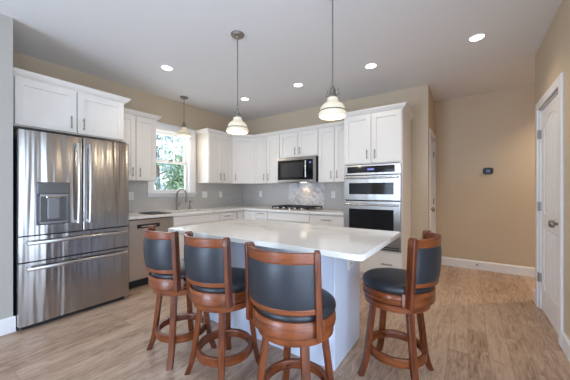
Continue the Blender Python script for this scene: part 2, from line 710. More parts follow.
m = MB()
wbox(m, XL, XL + .02, WY0 - .085, WY0 + .004, WZ0 - .0, WZ1 + .004, .003)
wbox(m, XL, XL + .02, WY1 - .004, WY1 + .115, WZ0 - .0, WZ1 + .004, .003)
wbox(m, XL, XL + .024, WY0 - .085, WY1 + .115, WZ1 - .004, WZ1 + .105, .003)
m.build('casing', M_TRIM, win)
m = MB()
wbox(m, XL - .13, XL, WY0, WY0 + .015, WZ0, WZ1)
wbox(m, XL - .13, XL, WY1 - .015, WY1, WZ0, WZ1)
wbox(m, XL - .13, XL, WY0, WY1, WZ1 - .015, WZ1)
m.build('jamb', M_TRIM, win)
m = MB()
wbox(m, XL - .13, XL + .055, WY0 - .10, WY1 + .13, WZ0 - .024, WZ0, .005)
wbox(m, XL, XL + .016, WY0 - .085, WY1 + .115, WZ0 - .075, WZ0 - .024, .003)
m.build('window_sill', M_TRIM, win)
zm = 1.715
for nm, xo, z0, z1 in (('upper_sash', XL - .105, zm - .02, WZ1 - .015), ('lower_sash', XL - .075, WZ0, zm + .02)):
    m = MB()
    y0, y1 = WY0 + .015, WY1 - .015
    fr = .042
    wbox(m, xo, xo + .03, y0, y0 + fr, z0, z1)
    wbox(m, xo, xo + .03, y1 - fr, y1, z0, z1)
    wbox(m, xo, xo + .03, y0 + fr, y1 - fr, z0, z0 + (.045 if nm == 'upper_sash' else .05))
    wbox(m, xo, xo + .03, y0 + fr, y1 - fr, z1 - .045, z1)
    s = m.build(nm, M_TRIM, win)
    if nm == 'upper_sash':
        for k in (1, 2):
            yc = y0 + fr + (y1 - y0 - 2 * fr) * k / 3
            m = MB()
            wbox(m, xo + .004, xo + .026, yc - .009, yc + .009, z0 + .045, z1 - .045)
            m.build('muntin', M_TRIM, s)
    m = MB()
    wbox(m, xo + .013, xo + .017, y0 + fr - .003, y1 - fr + .003, z0 + .042, z1 - .042)
    m.build('glass_pane', M_GLASS, s)
m = MB()
wbox(m, XL - .048, XL - .030, cx_ - .03, cx_ + .03, zm + .020, zm + .034)
m.build('sash_lock', M_NICKEL, win)

# ------------------------------------------------------------------ cabinet parts
RAIL = .062


def shaker(x0, x1, z0, z1, t=.020, rail=RAIL):
    r = min(rail, (x1 - x0) * .3, (z1 - z0) * .32)
    return MB().rects(x0, x1, z0, z1, [(0, 0), (0, -t + .0025), (.0025, -t), (r, -t), (r + .003, -t + .012)])


def slab(x0, x1, z0, z1, t=.020):
    return MB().rects(x0, x1, z0, z1, [(0, 0), (0, -t + .0025), (.0025, -t)])


def pull(parent, x, z, length, vertical=True, y=-.020):
    """a bar pull on a door front facing -Y."""
    m = MB()
    hl = length / 2
    if vertical:
        m.tube([(x, y - .030, z - hl), (x, y - .030, z + hl)], .0062, 10)
        for s in (-1, 1):
            m.tube([(x, y, z + s * hl * .72), (x, y - .030, z + s * hl * .72)], .0045, 8)
    else:
        m.tube([(x - hl, y - .030, z), (x + hl, y - .030, z)], .0062, 10)
        for s in (-1, 1):
            m.tube([(x + s * hl * .72, y, z), (x + s * hl * .72, y - .030, z)], .0045, 8)
    return m.build('handle', M_NICKEL, parent, smooth=True)


def cabinet(name, label, loc, rotz, wd, dp, z0, z1, fronts, toe=0.0, group=None, material=None, cat='cabinet', cut=None, shell=False):
    """fronts: (kind, xa, xb, za, zb, [handle (x, z, len, vertical)]). Local: x width, front at y=0, depth +y, loc z ignored."""
    material = material or M_CAB
    t = thing(name, label, cat, loc, rotz, group)
    b = MB()
    if shell:                                                      # open-topped box for the sink
        b.box(0, .018, 0, dp, z0, z1).box(wd - .018, wd, 0, dp, z0, z1).box(.018, wd - .018, dp - .012, dp, z0, z1)
        b.box(.018, wd - .018, 0, .018, z0, z1).box(.018, wd - .018, .018, dp - .012, z0, z0 + .018)
    elif cut:
        ca, cb_, cz0, cz1 = cut                                    # an open bay for a built-in appliance
        b.box(0, ca, 0, dp, z0, z1).box(cb_, wd, 0, dp, z0, z1).box(ca, cb_, dp - .02, dp, z0, z1)
        b.box(ca, cb_, 0, dp - .02, z0, cz0).box(ca, cb_, 0, dp - .02, cz1, z1)
    else:
        fy = .016 if z1 < 1 else .010                              # the carcass sits back behind its overlay fronts
        b.box(0, .004, 0, fy, z0, z1).box(wd - .004, wd, 0, fy, z0, z1).box(0, wd, fy, dp, z0, z1)
    b.build('body', material, t)
    for kind, xa, xb, za, zb, hs in fronts:
        xa, xb, za, zb = xa + .002, xb - .002, za + .001, zb - (.012 if z1 < 1 and zb > .8 else .001)
        f = (shaker if kind in ('door', 'shaker_drawer') else slab)(xa, xb, za, zb)
        o = f.build('door' if kind == 'door' else 'drawer' if 'drawer' in kind else 'false_front', material, t)
        for h in hs:
            pull(o, *h)
    if toe > 0:
        MB().box(0.002, wd - .002, .07, .09, 0, toe).build('toe_kick', M_TOE if toe_black else material, t)
    return t


toe_black = False
CROWN = [(0, 0), (.006, 0), (.010, .012), (.022, .018), (.034, .030), (.046, .046), (.050, .056), (.056, .056), (.056, .068), (0, .068)]


def crown_path(pts, z):
    """sweep the crown along plan points (counter order: outside on the right-hand side of travel)."""
    path = []
    n = len(pts)
    P = [Vector((x, y, z)) for x, y in pts]
    for i in range(n):
        def nrm(a, b):
            d = (b - a).normalized()
            return Vector((d.y, -d.x, 0))
        if i == 0:
            o = nrm(P[0], P[1])
        elif i == n - 1:
            o = nrm(P[-2], P[-1])
        else:
            a, b = nrm(P[i - 1], P[i]), nrm(P[i], P[i + 1])
            o = (a + b)
            o = o / (o.dot(a))
        path.append((P[i], o, Vector((0, 0, 1))))
    return MB().sweep(path, CROWN)


def crown_obj(parent, pts, z):
    """crown given in the parent's local coordinates."""
    return crown_path(pts, z).build('crown_molding', M_CAB, parent)


HU = .125          # pull length on wall cabinets
# over-fridge cabinet: front face at X=-3.44
t = cabinet('wall_cabinet', 'deep white two-door cabinet mounted above the refrigerator', (-3.44, .60, 0), R(90), .955, .60, 1.835, 2.29,
            [('door', .006, .478, 1.843, 2.283, [(.425, 1.945, HU, True)]), ('door', .484, .949, 1.843, 2.283, [(.535, 1.945, HU, True)])], group='white wall cabinets')
crown_obj(t, [(-.022, .59), (-.022, -.001), (.957, -.001), (.957, .6)][1:], 2.283)
XU = XL + .305
# left of window
A0, A1 = 1.58, 2.138
t = cabinet('wall_cabinet', 'white two-door wall cabinet between the refrigerator and the window', (XU, A0, 0), R(90), A1 - A0, .30, 1.372, 2.26,
            [('door', .004, .262, 1.376, 2.252, [(.215, 1.485, HU, True)]), ('door', .266, A1 - A0 - .004, 1.376, 2.252, [(.310, 1.485, HU, True)])], group='white wall cabinets')
crown_obj(t, [(0, -.001), (A1 - A0 + .001, -.001), (A1 - A0 + .001, .30)], 2.25)
# right of window
B0, B1 = 3.085, YB - .61
t = cabinet('wall_cabinet', 'white two-door wall cabinet right of the window, beside the corner cabinet', (XU, B0, 0), R(90), B1 - B0, .30, 1.372, 2.26,
            [('door', .004, .286, 1.376, 2.252, [(.240, 1.490, HU, True)]), ('door', .290, B1 - B0 - .003, 1.376, 2.252, [(.336, 1.490, HU, True)])], group='white wall cabinets')
# diagonal corner cabinet, built in its own prism
CXa, CYa = XU, YB - .61
CXb, CYb = XL + .61, YB - .305
dl = math.hypot(CXb - CXa, CYb - CYa)
t = thing('wall_cabinet', 'single-door white wall cabinet set diagonally across the room corner', 'cabinet', (CXa, CYa, 0), R(45), 'white wall cabinets')
q = math.sqrt(.5)


def loc45(x, y):
    dx, dy = x - CXa, y - CYa
    return ((dx + dy) * q, (-dx + dy) * q)


foot = [loc45(CXa, CYa), loc45(CXb, CYb), loc45(CXb, YB), loc45(XL, YB), loc45(XL, CYa)]
MB().loft([[(x, y, 1.372) for x, y in foot], [(x, y, 2.26) for x, y in foot]]).build('body', M_CAB, t)
o = shaker(.008, dl - .008, 1.376, 2.252).build('door', M_CAB, t)
pull(o, .060, 1.490, HU)
# back wall uppers
YU = YB - .305
C0, C1 = CXb, -2.835
t = cabinet('wall_cabinet', 'white two-door wall cabinet between the corner cabinet and the microwave', (C0, YU, 0), 0, C1 - C0, .305, 1.372, 2.26,
            [('door', .004, .308, 1.376, 2.252, [(.262, 1.490, HU, True)]), ('door', .312, C1 - C0 - .004, 1.376, 2.252, [(.358, 1.490, HU, True)])], group='white wall cabinets')
t = cabinet('wall_cabinet', 'short white two-door wall cabinet directly above the microwave', (C1, YU, 0), 0, .785, .305, 1.815, 2.26,
            [('door', .004, .390, 1.822, 2.252, [(.345, 1.925, HU, True)]), ('door', .394, .781, 1.822, 2.252, [(.440, 1.925, HU, True)])], group='white wall cabinets')
E0, E1 = C1 + .785, -1.472
t = cabinet('wall_cabinet', 'white two-door wall cabinet between the microwave and the oven tower', (E0, YU, 0), 0, E1 - E0, .305, 1.372, 2.26,
            [('door', .004, .287, 1.376, 2.252, [(.240, 1.490, HU, True)]), ('door', .291, E1 - E0 - .004, 1.376, 2.252, [(.338, 1.490, HU, True)])], group='white wall cabinets')
# continuous crown over the corner run
o = crown_path([(XL, B0 - .001), (XU + .001, B0 - .001), (XU + .001, CYa), (CXb, YU - .001), (E1 - .001, YU - .001)], 2.25).build('crown_molding', M_CAB)
tag(o, 'white crown molding running along the tops of the corner wall cabinets', 'molding')

# oven tower
T0, TW, YT = -1.471, .782, YB - .63
t = cabinet('oven_cabinet', 'tall white cabinet tower holding the built-in oven', (T0, YT, 0), 0, TW, .627, .10, 2.28,
            [('door', .006, .388, 1.612, 2.272, [(.338, 1.725, HU, True)]), ('door', .394, TW - .006, 1.612, 2.272, [(.444, 1.725, HU, True)]),
             ('drawer', .006, TW - .006, .112, .430, [(.60, .275, .14, False)])], toe=.10, cut=(.022, TW - .022, .440, 1.600))
crown_obj(t, [(-.001, .255), (-.001, -.001), (TW + .001, -.001), (TW + .001, .627)], 2.27)

# base cabinets, left run (front X = XL+.61), counter edge XL+.648
XB = XL + .61
toe_black = False
b0, b1 = 2.205, 3.055
cabinet('base_cabinet', 'white sink base cabinet under the window, right of the dishwasher', (XB, b0, 0), R(90), b1 - b0, .60, .10, .876,
        [('false_drawer', .004, b1 - b0 - .004, .735, .868, []), ('door', .004, .423, .112, .725, [(.375, .62, .13, True)]), ('door', .427, b1 - b0 - .004, .112, .725, [(.475, .62, .13, True)])], toe=.10, group='white base cabinets', shell=True)
b2 = 3.373
cabinet('base_cabinet', 'narrow white base cabinet right of the sink base with a horizontal pull', (XB, b1, 0), R(90), b2 - b1, .60, .10, .876,
        [('drawer', .004, b2 - b1 - .003, .735, .868, [(.16, .80, .13, False)]), ('door', .004, b2 - b1 - .003, .112, .725, [(.05, .62, .13, True)])], toe=.10, group='white base cabinets')
YC = YB - .61
t = cabinet('base_cabinet', 'white corner base cabinet where the two counters meet, with a vertical pull', (XB, b2, 0), R(90), YC - b2, .60, .10, .876,
            [('door', .003, YC - b2 - .022, .112, .868, [(.060, .795, .12, True)])], toe=.10, group='white base cabinets')
MB().box(YC - b2, YB - b2 - .004, .0, .60, .10, .876).build('corner_box', M_CAB, t)
c0 = XB + .001
t1_ = -3.145
cabinet('base_cabinet', 'narrow plain white base cabinet beside the inside corner', (c0, YC, 0), 0, t1_ - c0, .605, .10, .876,
        [('door', .022, t1_ - c0 - .003, .112, .868, [])], toe=.10, group='white base cabinets')
t2_ = -2.875
cabinet('base_cabinet', 'narrow white base cabinet left of the cooktop with a drawer and pull', (t1_, YC, 0), 0, t2_ - t1_, .605, .10, .876,
        [('shaker_drawer', .003, t2_ - t1_ - .003, .735, .868, [(.135, .835, .13, False)]), ('door', .003, t2_ - t1_ - .003, .112, .725, [(.22, .62, .13, True)])], toe=.10, group='white base cabinets')
t3_ = -2.045
cabinet('base_cabinet', 'wide white base cabinet under the cooktop with a plain front', (t2_, YC, 0), 0, t3_ - t2_, .605, .10, .876,
        [('false_drawer', .003, t3_ - t2_ - .003, .735, .868, []), ('door', .003, .413, .112, .725, [(.37, .62, .13, True)]), ('door', .417, t3_ - t2_ - .003, .112, .725, [(.46, .62, .13, True)])], toe=.10, group='white base cabinets')
cabinet('base_cabinet', 'white drawer base cabinet between the cooktop and the oven tower', (t3_, YC, 0), 0, T0 - .001 - t3_, .605, .10, .876,
        [('drawer', .003, T0 - t3_ - .004, .685, .868, [(.30, .795, .16, False)]), ('drawer', .003, T0 - t3_ - .004, .400, .677, [(.30, .54, .16, False)]), ('drawer', .003, T0 - t3_ - .004, .112, .392, [(.30, .26, .16, False)])], toe=.10, group='white base cabinets')

# ------------------------------------------------------------------ perimeter countertop with the sink cut-out
XE, YE = XL + .648, YB - .648
SX0, SX1, SY_0, SY_1 = -3.95, -3.53, 2.32, 3.00
mb = MB()
z0, z1 = .878, CT
f0 = 1.548
mb.box(XL + .002, SX0, f0, YB - .002, z0, z1)
mb.box(SX0, XE, f0, SY_0, z0, z1)
mb.box(SX1, XE, SY_0, SY_1, z0, z1)
mb.box(SX0, XE, SY_1, YB - .002, z0, z1)
mb.box(XE, T0 - .002, YE, YB - .002, z0, z1)
tag(mb.build('countertop', M_QUARTZ), 'white quartz countertop running around the corner along both walls', 'countertop')
# sink basin
t = thing('sink', 'undermount steel sink basin set in the counter below the window', 'sink', ((SX0 + SX1) / 2, (SY_0 + SY_1) / 2, .69))
hx, hy = (SX1 - SX0) / 2 + .004, (SY_1 - SY_0) / 2 + .004
mb = MB()
mb.loft([[(-hx, -hy, .187), (hx, -hy, .187), (hx, hy, .187), (-hx, hy, .187)], [(-hx + .012, -hy + .012, .187), (hx - .012, -hy + .012, .187), (hx - .012, hy - .012, .187), (-hx + .012, hy - .012, .187)],
         [(-hx + .022, -hy + .022, .01), (hx - .022, -hy + .022, .01), (hx - .022, hy - .022, .01), (-hx + .022, hy - .022, .01)]], cap0=False)
mb.build('basin', M_STEELBAR, t)
MB().lathe([(0, .012), (.038, .012), (.045, .016), (.045, .011)], 20).build('drain', M_CHROME, t, smooth=True)

# ------------------------------------------------------------------ backsplash
BT = .008
mb = MB()
mb.box(XL, XL + BT, 1.55, WY0 - .086, CT, 1.371).box(XL, XL + BT, WY0 - .086, WY1 + .116, CT, WZ0 - .076).box(XL, XL + BT, WY1 + .116, YB, CT, 1.371)
o = struct(mb, 'backsplash_left', M_TILE)
MX0, MX1 = -2.843, -2.090
mb = MB()
mb.box(XL + BT, MX0, YB - BT, YB, CT, 1.371).box(MX1, T0, YB - BT, YB, CT, 1.371)
o = struct(mb, 'backsplash_back', M_TILE)
o = MB().box(MX0 + .001, MX1 - .001, YB - .012, YB, CT + .001, 1.44).build('mosaic_panel', M_MARBLE)
tag(o, 'panel of grey and white marble mosaic on the wall behind the cooktop', 'tile panel')


# ------------------------------------------------------------------ outlets and switches
def outlet(name, label, loc, rotz, wd=.072, gangs=1, switch=False):
    t = thing(name, label, 'switch' if switch else 'outlet', loc, rotz, 'wall plates on the backsplash')
    MB().box(-wd / 2, wd / 2, -.006, 0, -.058, .058, .002).build('cover_plate', M_OUTLET, t)
    for g in range(gangs):
        x = (g - (gangs - 1) / 2) * .046
        if switch:
            MB().box(x - .016, x + .016, -.010, -.005, -.033, .033, .002).build('rocker', M_OUTLET, t)
        else:
            s = MB().box(x - .017, x + .017, -.008, -.005, -.034, .034, .001).build('socket', M_OUTLET, t)
            for zz in (-.018, .018):
                for xs in (-.0075, .0075):
                    MB().box(x + xs - .002, x + xs + .002, -.0088, -.0078, zz - .006, zz + .006).build('slot', M_SLOT, s)
    return t


outlet('outlet', 'white outlet on the grey backsplash left of the window, next to the refrigerator', (XL + BT, 1.93, 1.157), R(90))
outlet('light_switch', 'double white switch plate on the backsplash just right of the window', (XL + BT, 3.245, 1.163), R(90), .118, 2, True)
outlet('outlet', 'white outlet on the window wall backsplash, right of the switch plate', (XL + BT, 3.637, 1.160), R(90))
outlet('outlet', 'white outlet on the back wall between corner and marble mosaic', (-3.545, YB - BT, 1.166), 0)
outlet('outlet', 'white outlet on the back wall between the cooktop and the oven tower', (-1.917, YB - BT, 1.166), 0)

# ------------------------------------------------------------------ island
IX0, IX1, IY0, IY1 = -2.115, -.428, 1.295, 2.222
# rounded slab
pts = []
rc = .035
for cx, cy, a0 in ((IX1 - rc, IY1 - rc, 0), (IX0 + rc, IY1 - rc, 90), (IX0 + rc, IY0 + rc, 180), (IX1 - rc, IY0 + rc, 270)):
    for k in range(7):
        a = R(a0 + 15 * k)
        pts.append((cx + rc * math.cos(a), cy + rc * math.sin(a)))
ccx, ccy = (IX0 + IX1) / 2, (IY0 + IY1) / 2


def shrink(p, d):
    x, y = p
    return (x + (-d if x > ccx else d), y + (-d if y > ccy else d))


rings = []
for d, z in ((.003, CT - .032), (0, CT - .029), (0, CT - .003), (.003, CT)):
    rings.append([(*shrink(p, d), z) for p in pts])
o = MB().loft(rings).build('island_countertop', M_QUARTZ)
tag(o, 'white veined quartz slab with rounded corners on top of the island', 'countertop')
KX0, KX1, KY0, KY1 = -2.085, -.752, 1.695, 2.200
t = thing('kitchen_island', 'pale blue-grey painted kitchen island base under the white slab', 'island', ((KX0 + KX1) / 2, (KY0 + KY1) / 2, 0))
hx, hy = (KX1 - KX0) / 2, (KY1 - KY0) / 2
MB().box(-hx, hx - .014, -hy, hy, .0, CT - .0325).build('body', M_ISL, t)
MB().box(hx - .0135, hx, -hy - .004, hy + .004, .0, CT - .0325, .002).build('end_panel', M_ISL, t)
n_ = 3
for k in range(2):
    f = shaker(.0, .60, .11, CT - .05)
    o = f.build('door', M_ISL, t)
    o.rotation_euler = (0, 0, PI)
    o.location = (hx - .03 - k * .64, hy, 0)
p_ = MB().box(-.058, .058, -.006, 0, -.058, .058, .002).build('outlet_plate', M_OUTLET, t)
p_.location = (hx + .001, 2.0 - (KY0 + KY1) / 2 - .01, .69)
p_.rotation_euler = (0, 0, R(90))
p_['label'] = 'white outlet plate high on the island end'
for zz in (-.018, .018):
    for xs in (-.008, .008):
        MB().box(xs - .0022, xs + .0022, -.0075, -.0055, zz - .007, zz + .007).build('slot', M_SLOT, p_)

# ------------------------------------------------------------------ refrigerator
FY0, FW = .592, .908
t = thing('refrigerator', 'stainless steel french-door refrigerator with water dispenser in the left door', 'refrigerator', (XF, FY0, 0), R(90))
MB().box(.004, FW - .004, .085, .80, .03, 1.745).build('case', M_STEELDARK, t)
MB().box(.03, FW - .03, .05, .12, .0, .045).build('base_grille', M_BLACK, t)


def curved_front(x0, x1, z0, z1, d=.075, e=.010):
    """a door slab with softly rounded vertical edges, front at y=0."""
    mb = MB()
    prof = []
    n = 5
    for k in range(n + 1):
        a = PI / 2 * k / n
        prof.append((x0 + e - e * math.cos(a), e - e * math.sin(a)))
    for k in range(n + 1):
        a = PI / 2 * (1 - k / n)
        prof.append((x1 - e + e * math.cos(a), e - e * math.sin(a)))
    prof.append((x1, d))
    prof.append((x0, d))
    mb.loft([[(x, y, z) for x, y in prof] for z in (z0, z1)])
    return mb


SPL = .466
ld = curved_front(0, SPL - .003, .838, 1.768).build('door', M_STEEL, t, smooth=True, angle=50)
rd = curved_front(SPL + .003, FW, .838, 1.768).build('door', M_STEEL, t, smooth=True, angle=50)
d_a = curved_front(0, FW, .606, .826).build('drawer', M_STEEL, t, smooth=True, angle=50)
d_b = curved_front(0, FW, .045, .594).build('drawer', M_STEEL, t, smooth=True, angle=50)


def arc_handle(parent, x, z0, z1):
    m = MB()
    prof = []
    path = []
    n = 14
    for k in range(n + 1):
        s = k / n
        z = z0 + (z1 - z0) * s
        y = -.040 - .016 * math.sin(PI * s)
        path.append(((x, y, z), (1, 0, 0), (0, 1, 0)))
    pr = [(.013 * math.cos(a), .011 * math.sin(a)) for a in [2 * PI * k / 12 for k in range(12)]]
    m.sweep(path, pr)
    for z in (z0 + .018, z1 - .018):
        m.box(x - .011, x + .011, -.045, .001, z - .014, z + .014, .003)
    return m.build('handle', M_STEELBAR, parent, smooth=True)


arc_handle(ld, SPL - .048, .915, 1.70)
arc_handle(rd, SPL + .048, .915, 1.70)


def bar_handle(parent, x0, x1, z, yo=-.050):
    m = MB()
    m.box(x0, x1, yo - .011, yo + .009, z - .016, z + .016, .007, 3)
    for x in (x0 + .02, x1 - .02):
        m.box(x - .014, x + .014, yo, .001, z - .013, z + .013, .003)
    return m.build('handle', M_STEELBAR, parent, smooth=True)


bar_handle(d_a, .045, FW - .045, .772)
bar_handle(d_b, .045, FW - .045, .545)
# dispenser in the left door
dx0, dx1, dz0, dz1 = .112, .355, .920, 1.312
q_ = MB()
q_.rects(dx0, dx1, dz0, dz1, [(0, .001), (0, -.004), (.003, -.006), (.010, -.006), (.012, -.004)])
M_DISP = mat('dispenser_grey', (0.11, 0.11, 0.115), 0.38, 0.7)
dsp = q_.build('dispenser', M_DISP, ld)
dsp['label'] = 'dark water and ice dispenser set in the left door'
MB().box(dx0 + .008, dx1 - .008, -.012, -.003, 1.205, dz1 - .008, .002).build('control_panel', mat('dispenser_panel', (0.16, 0.165, 0.17), 0.25, 0.6), dsp)
rc_ = MB()
rx0, rx1, rz0, rz1 = dx0 + .018, dx1 - .018, dz0 + .022, 1.200
rc_.box(rx0, rx0 + .006, -.030, -.004, rz0, rz1).box(rx1 - .006, rx1, -.030, -.004, rz0, rz1)
rc_.box(rx0, rx1, -.034, -.004, rz1 - .020, rz1).box(rx0, rx1, -.036, -.004, rz0 - .008, rz0 + .006)
rc_.build('surround', mat('dispenser_trim', (0.36, 0.36, 0.37), 0.3, 1.0), dsp)
MB().box((rx0 + rx1) / 2 - .045, (rx0 + rx1) / 2 + .045, -.016, -.004, rz0 + .03, rz1 - .025, .004).build('paddle', mat('dispenser_paddle', (0.22, 0.22, 0.23), 0.35, 0.8), dsp)
MB().box((rx0 + rx1) / 2 - .055, (rx0 + rx1) / 2 + .055, -.026, -.004, rz1 - .034, rz1 - .016, .004).build('spout', M_CHROME, dsp)
MB().box(.02, .10, .03, .14, 1.769, 1.785).box(FW - .10, FW - .02, .03, .14, 1.769, 1.785).build('hinge_cover', M_BLACK, t)

# ------------------------------------------------------------------ dishwasher
w0, w1 = 1.602, 2.200
t = thing('dishwasher', 'stainless steel dishwasher with a recessed pocket handle, between refrigerator and sink base', 'dishwasher', (XB, w0, 0), R(90))
wd = w1 - w0
MB().box(0, wd, .0, .57, .10, .874).build('case', M_STEELDARK, t)
df = MB().rects(0.002, wd - .002, .115, .862, [(0, 0), (0, -.022), (.004, -.026)]).build('door', M_STEELDW, t)
MB().rects(.10, wd - .20, .755, .805, [(0, -.0255), (0, -.028), (.004, -.029), (.006, -.0265)]).build('pocket_handle', M_BLACK, df)
MB().rects(.155, wd - .25, .768, .786, [(0, -.026), (0, -.034), (.003, -.035)]).build('handle_lip', M_STEELBAR, df)
MB().box(.005, wd - .005, .05, .07, 0, .105).build('toe_kick', M_TOE, t)

# ------------------------------------------------------------------ faucet, soap pump, tray
t = thing('faucet', 'tall brushed nickel gooseneck faucet behind the sink', 'faucet', (-3.985, 2.63, CT), 0)
MB().lathe([(0, .012), (.026, .012), (.028, .004), (.028, 0), (0, 0)], 24).build('base', M_NICKEL, t, smooth=True)
gp = [(0, 0, .01), (0, 0, .245)]
for k in range(1, 13):
    a = PI * k / 12
    gp.append((.105 - .105 * math.cos(a), 0, .245 + .105 * math.sin(a)))
gp += [(.212, 0, .20)]
MB().tube(gp, [.019, .016] + [.014] * 12 + [.014], 12).build('spout', M_NICKEL, t, smooth=True)
MB().tube([(.212, 0, .215), (.214, 0, .15), (.215, 0, .13)], [.0155, .018, .014], 12).build('spray_head', M_NICKEL, t, smooth=True)
MB().tube([(0, .012, .075), (0, .045, .080), (.02, .062, .145)], [.010, .008, .006], 10).build('lever', M_NICKEL, t, smooth=True)
t.rotation_euler = (0, 0, R(8))
t = thing('soap_dispenser', 'small brushed nickel soap pump right of the gooseneck faucet', 'soap dispenser', (-3.985, 2.88, CT))
MB().lathe([(0, .07), (.009, .07), (.010, .04), (.022, .03), (.024, .0), (0, 0)], 20).build('base', M_NICKEL, t, smooth=True)
MB().tube([(0, 0, .06), (0, 0, .12), (.012, 0, .135), (.085, 0, .128)], [.008, .008, .009, .006], 10).build('spout', M_NICKEL, t, smooth=True)
MB().lathe([(0, .155), (.010, .155), (.012, .13), (.010, .125), (0, .125)], 16).build('pump_cap', M_NICKEL, t, smooth=True)
o = MB().box(-.185, .185, -.135, .135, 0, .010, .003).build('tray', mat('black_tray', (0.012, 0.012, 0.013), 0.65, spec=0.2), loc=(-3.66, 2.07, CT + .0005))
tag(o, 'thin black tray lying flat on the counter above the dishwasher', 'tray')

# ------------------------------------------------------------------ cooktop
KXa, KXb, KYa, KYb = -2.845, -2.085, YB - .585, YB - .065
t = thing('cooktop', 'black and steel gas cooktop with cast iron grates set in the back counter', 'cooktop', ((KXa + KXb) / 2, (KYa + KYb) / 2, CT))
hx, hy = (KXb - KXa) / 2, (KYb - KYa) / 2
MB().box(-hx, hx, -hy, hy, 0.0005, .014, .004).build('base', M_STEELOVEN, t)
for bx_, by_, r in ((-.255, -.10, .040), (-.255, .13, .034), (0, .04, .052), (.255, -.10, .034), (.255, .13, .040)):
    MB().lathe([(0, .028), (r * .8, .028), (r, .024), (r, .018), (r * 1.25, .014), (0, .0135)], 20, (bx_, by_, 0)).build('burner', M_IRON, t, smooth=True)
for k in range(3):
    gx0 = -hx + .012 + k * (2 * hx - .024) / 3 + .003
    gx1 = -hx + .012 + (k + 1) * (2 * hx - .024) / 3 - .003
    gy0, gy1 = (-hy + .085 if k == 1 else -hy + .030), hy - .015
    g = MB()
    zt0, zt1 = .040, .056
    b_ = .007
    g.box(gx0, gx1, gy0, gy0 + 2 * b_, zt0, zt1).box(gx0, gx1, gy1 - 2 * b_, gy1, zt0, zt1)
    g.box(gx0, gx0 + 2 * b_, gy0, gy1, zt0, zt1).box(gx1 - 2 * b_, gx1, gy0, gy1, zt0, zt1)
    xm = (gx0 + gx1) / 2
    g.box(xm - b_, xm + b_, gy0, gy1, zt0, zt1)
    for fy in (.27, .5, .73):
        ym = gy0 + (gy1 - gy0) * fy
        g.box(gx0, gx1, ym - b_, ym + b_, zt0, zt1)
    for xx in (gx0, gx1 - .016):
        for yy in (gy0, gy1 - .016):
            g.box(xx, xx + .016, yy, yy + .016, .0145, zt0)
    g.build('grate', M_IRON, t)
for k in range(5):
    kb = MB().lathe([(0, .042), (.016, .042), (.019, .036), (.020, .018), (.023, .014), (0, .0135)], 18, (-.24 + .12 * k, -hy + .030, 0))
    kb.build('knob', M_CHROME, t, smooth=True)

# ------------------------------------------------------------------ microwave
mw = .757
t = thing('microwave', 'stainless over-the-range microwave with dark glass door above the cooktop', 'microwave', (-2.441 - mw / 2, YB - .40, 1.385), 0)
MB().box(0, mw, .03, .384, .0, .425).build('case', M_BLACK, t)
dr = MB().rects(0, mw - .135, .040, .375, [(0, .03), (0, .002), (.004, 0)]).build('door', M_GLASSBLK, t)
MB().box(.06, mw - .235, -.001, .0005, .085, .335).build('door_window', mat('microwave_window', (0.035, 0.035, 0.038), 0.08, spec=0.4), dr)
MB().tube([(mw - .165, 0, .075), (mw - .165, -.035, .085), (mw - .165, -.035, .345), (mw - .165, 0, .355)], .011, 10).build('handle', M_STEELBAR, dr, smooth=True)
MB().box(0, mw, -.006, .03, .376, .425, .003).build('top_trim', M_STEELOVEN, t)
MB().box(0, mw, -.006, .03, -.004, .039, .003).build('bottom_trim', M_STEELOVEN, t)
MB().box(mw - .038, mw, -.006, .03, .040, .375, .002).build('side_trim', M_STEELOVEN, t)
MB().box(mw / 2 - .05, mw / 2 + .05, .24, .30, -.004, .002).build('task_light', M_LENS, t)
d_ = bpy.data.lights.new('task_lamp', 'SPOT')
d_.energy = 2.6
d_.spot_size = R(150)
d_.spot_blend = 1.0
d_.color = (1.0, 0.72, 0.42)
d_.shadow_soft_size = .03
l_ = bpy.data.objects.new('task_lamp', d_)
COL.objects.link(l_)
l_.parent = t
l_.location = (mw / 2, .27, -.012)
cp = MB().rects(mw - .134, mw - .039, .040, .375, [(0, .03), (0, .002), (.003, 0)]).build('control_panel', M_GLASSBLK, t)
MB().box(mw - .112, mw - .078, -.002, .0005, .310, .332).build('display', M_DISPLAY, cp)

# ------------------------------------------------------------------ double wall oven
OW = .757
ox = T0 + (TW - OW) / 2
YO = YT - .024
t = thing('wall_oven', 'built-in stainless double oven in the white cabinet tower', 'oven', (ox, YO, .445), 0)
OZ = 1.590 - .445
MB().box(.014, OW - .014, .026, .55, .004, OZ - .004).build('case', M_BLACK, t)
# trim, doors and panels (local z from .445)
cp = MB().rects(0, OW, 1.450 - .445, OZ, [(0, .023), (0, .002), (.004, 0)]).build('control_panel', M_STEELOVEN, t)
MB().box(.045, OW - .075, -.002, .001, 1.478 - .445, 1.568 - .445).build('control_glass', M_GLASSBLK, cp)
MB().box(.33, .42, -.003, 0, 1.512 - .445, 1.535 - .445).build('display', M_DISPLAY, cp)


def oven_door(z0, z1, gz0, gz1, hz):
    z0, z1, gz0, gz1, hz = [v - .445 for v in (z0, z1, gz0, gz1, hz)]
    o = MB().rects(0, OW, z0, z1, [(0, .023), (0, -.014), (.004, -.018)]).build('door', M_STEELOVEN, t)
    MB().rects(.078, OW - .085, gz0, gz1, [(0, -.0175), (0, -.020), (.004, -.0205)]).build('door_window', M_GLASSBLK, o)
    m = MB().tube([(.03, -.062, hz), (OW - .03, -.062, hz)], .0125, 12)
    for x in (.055, OW - .055):
        m.box(x - .012, x + .012, -.060, -.016, hz - .009, hz + .009, .002)
    m.build('handle', M_STEELBAR, o, smooth=True)
    return o


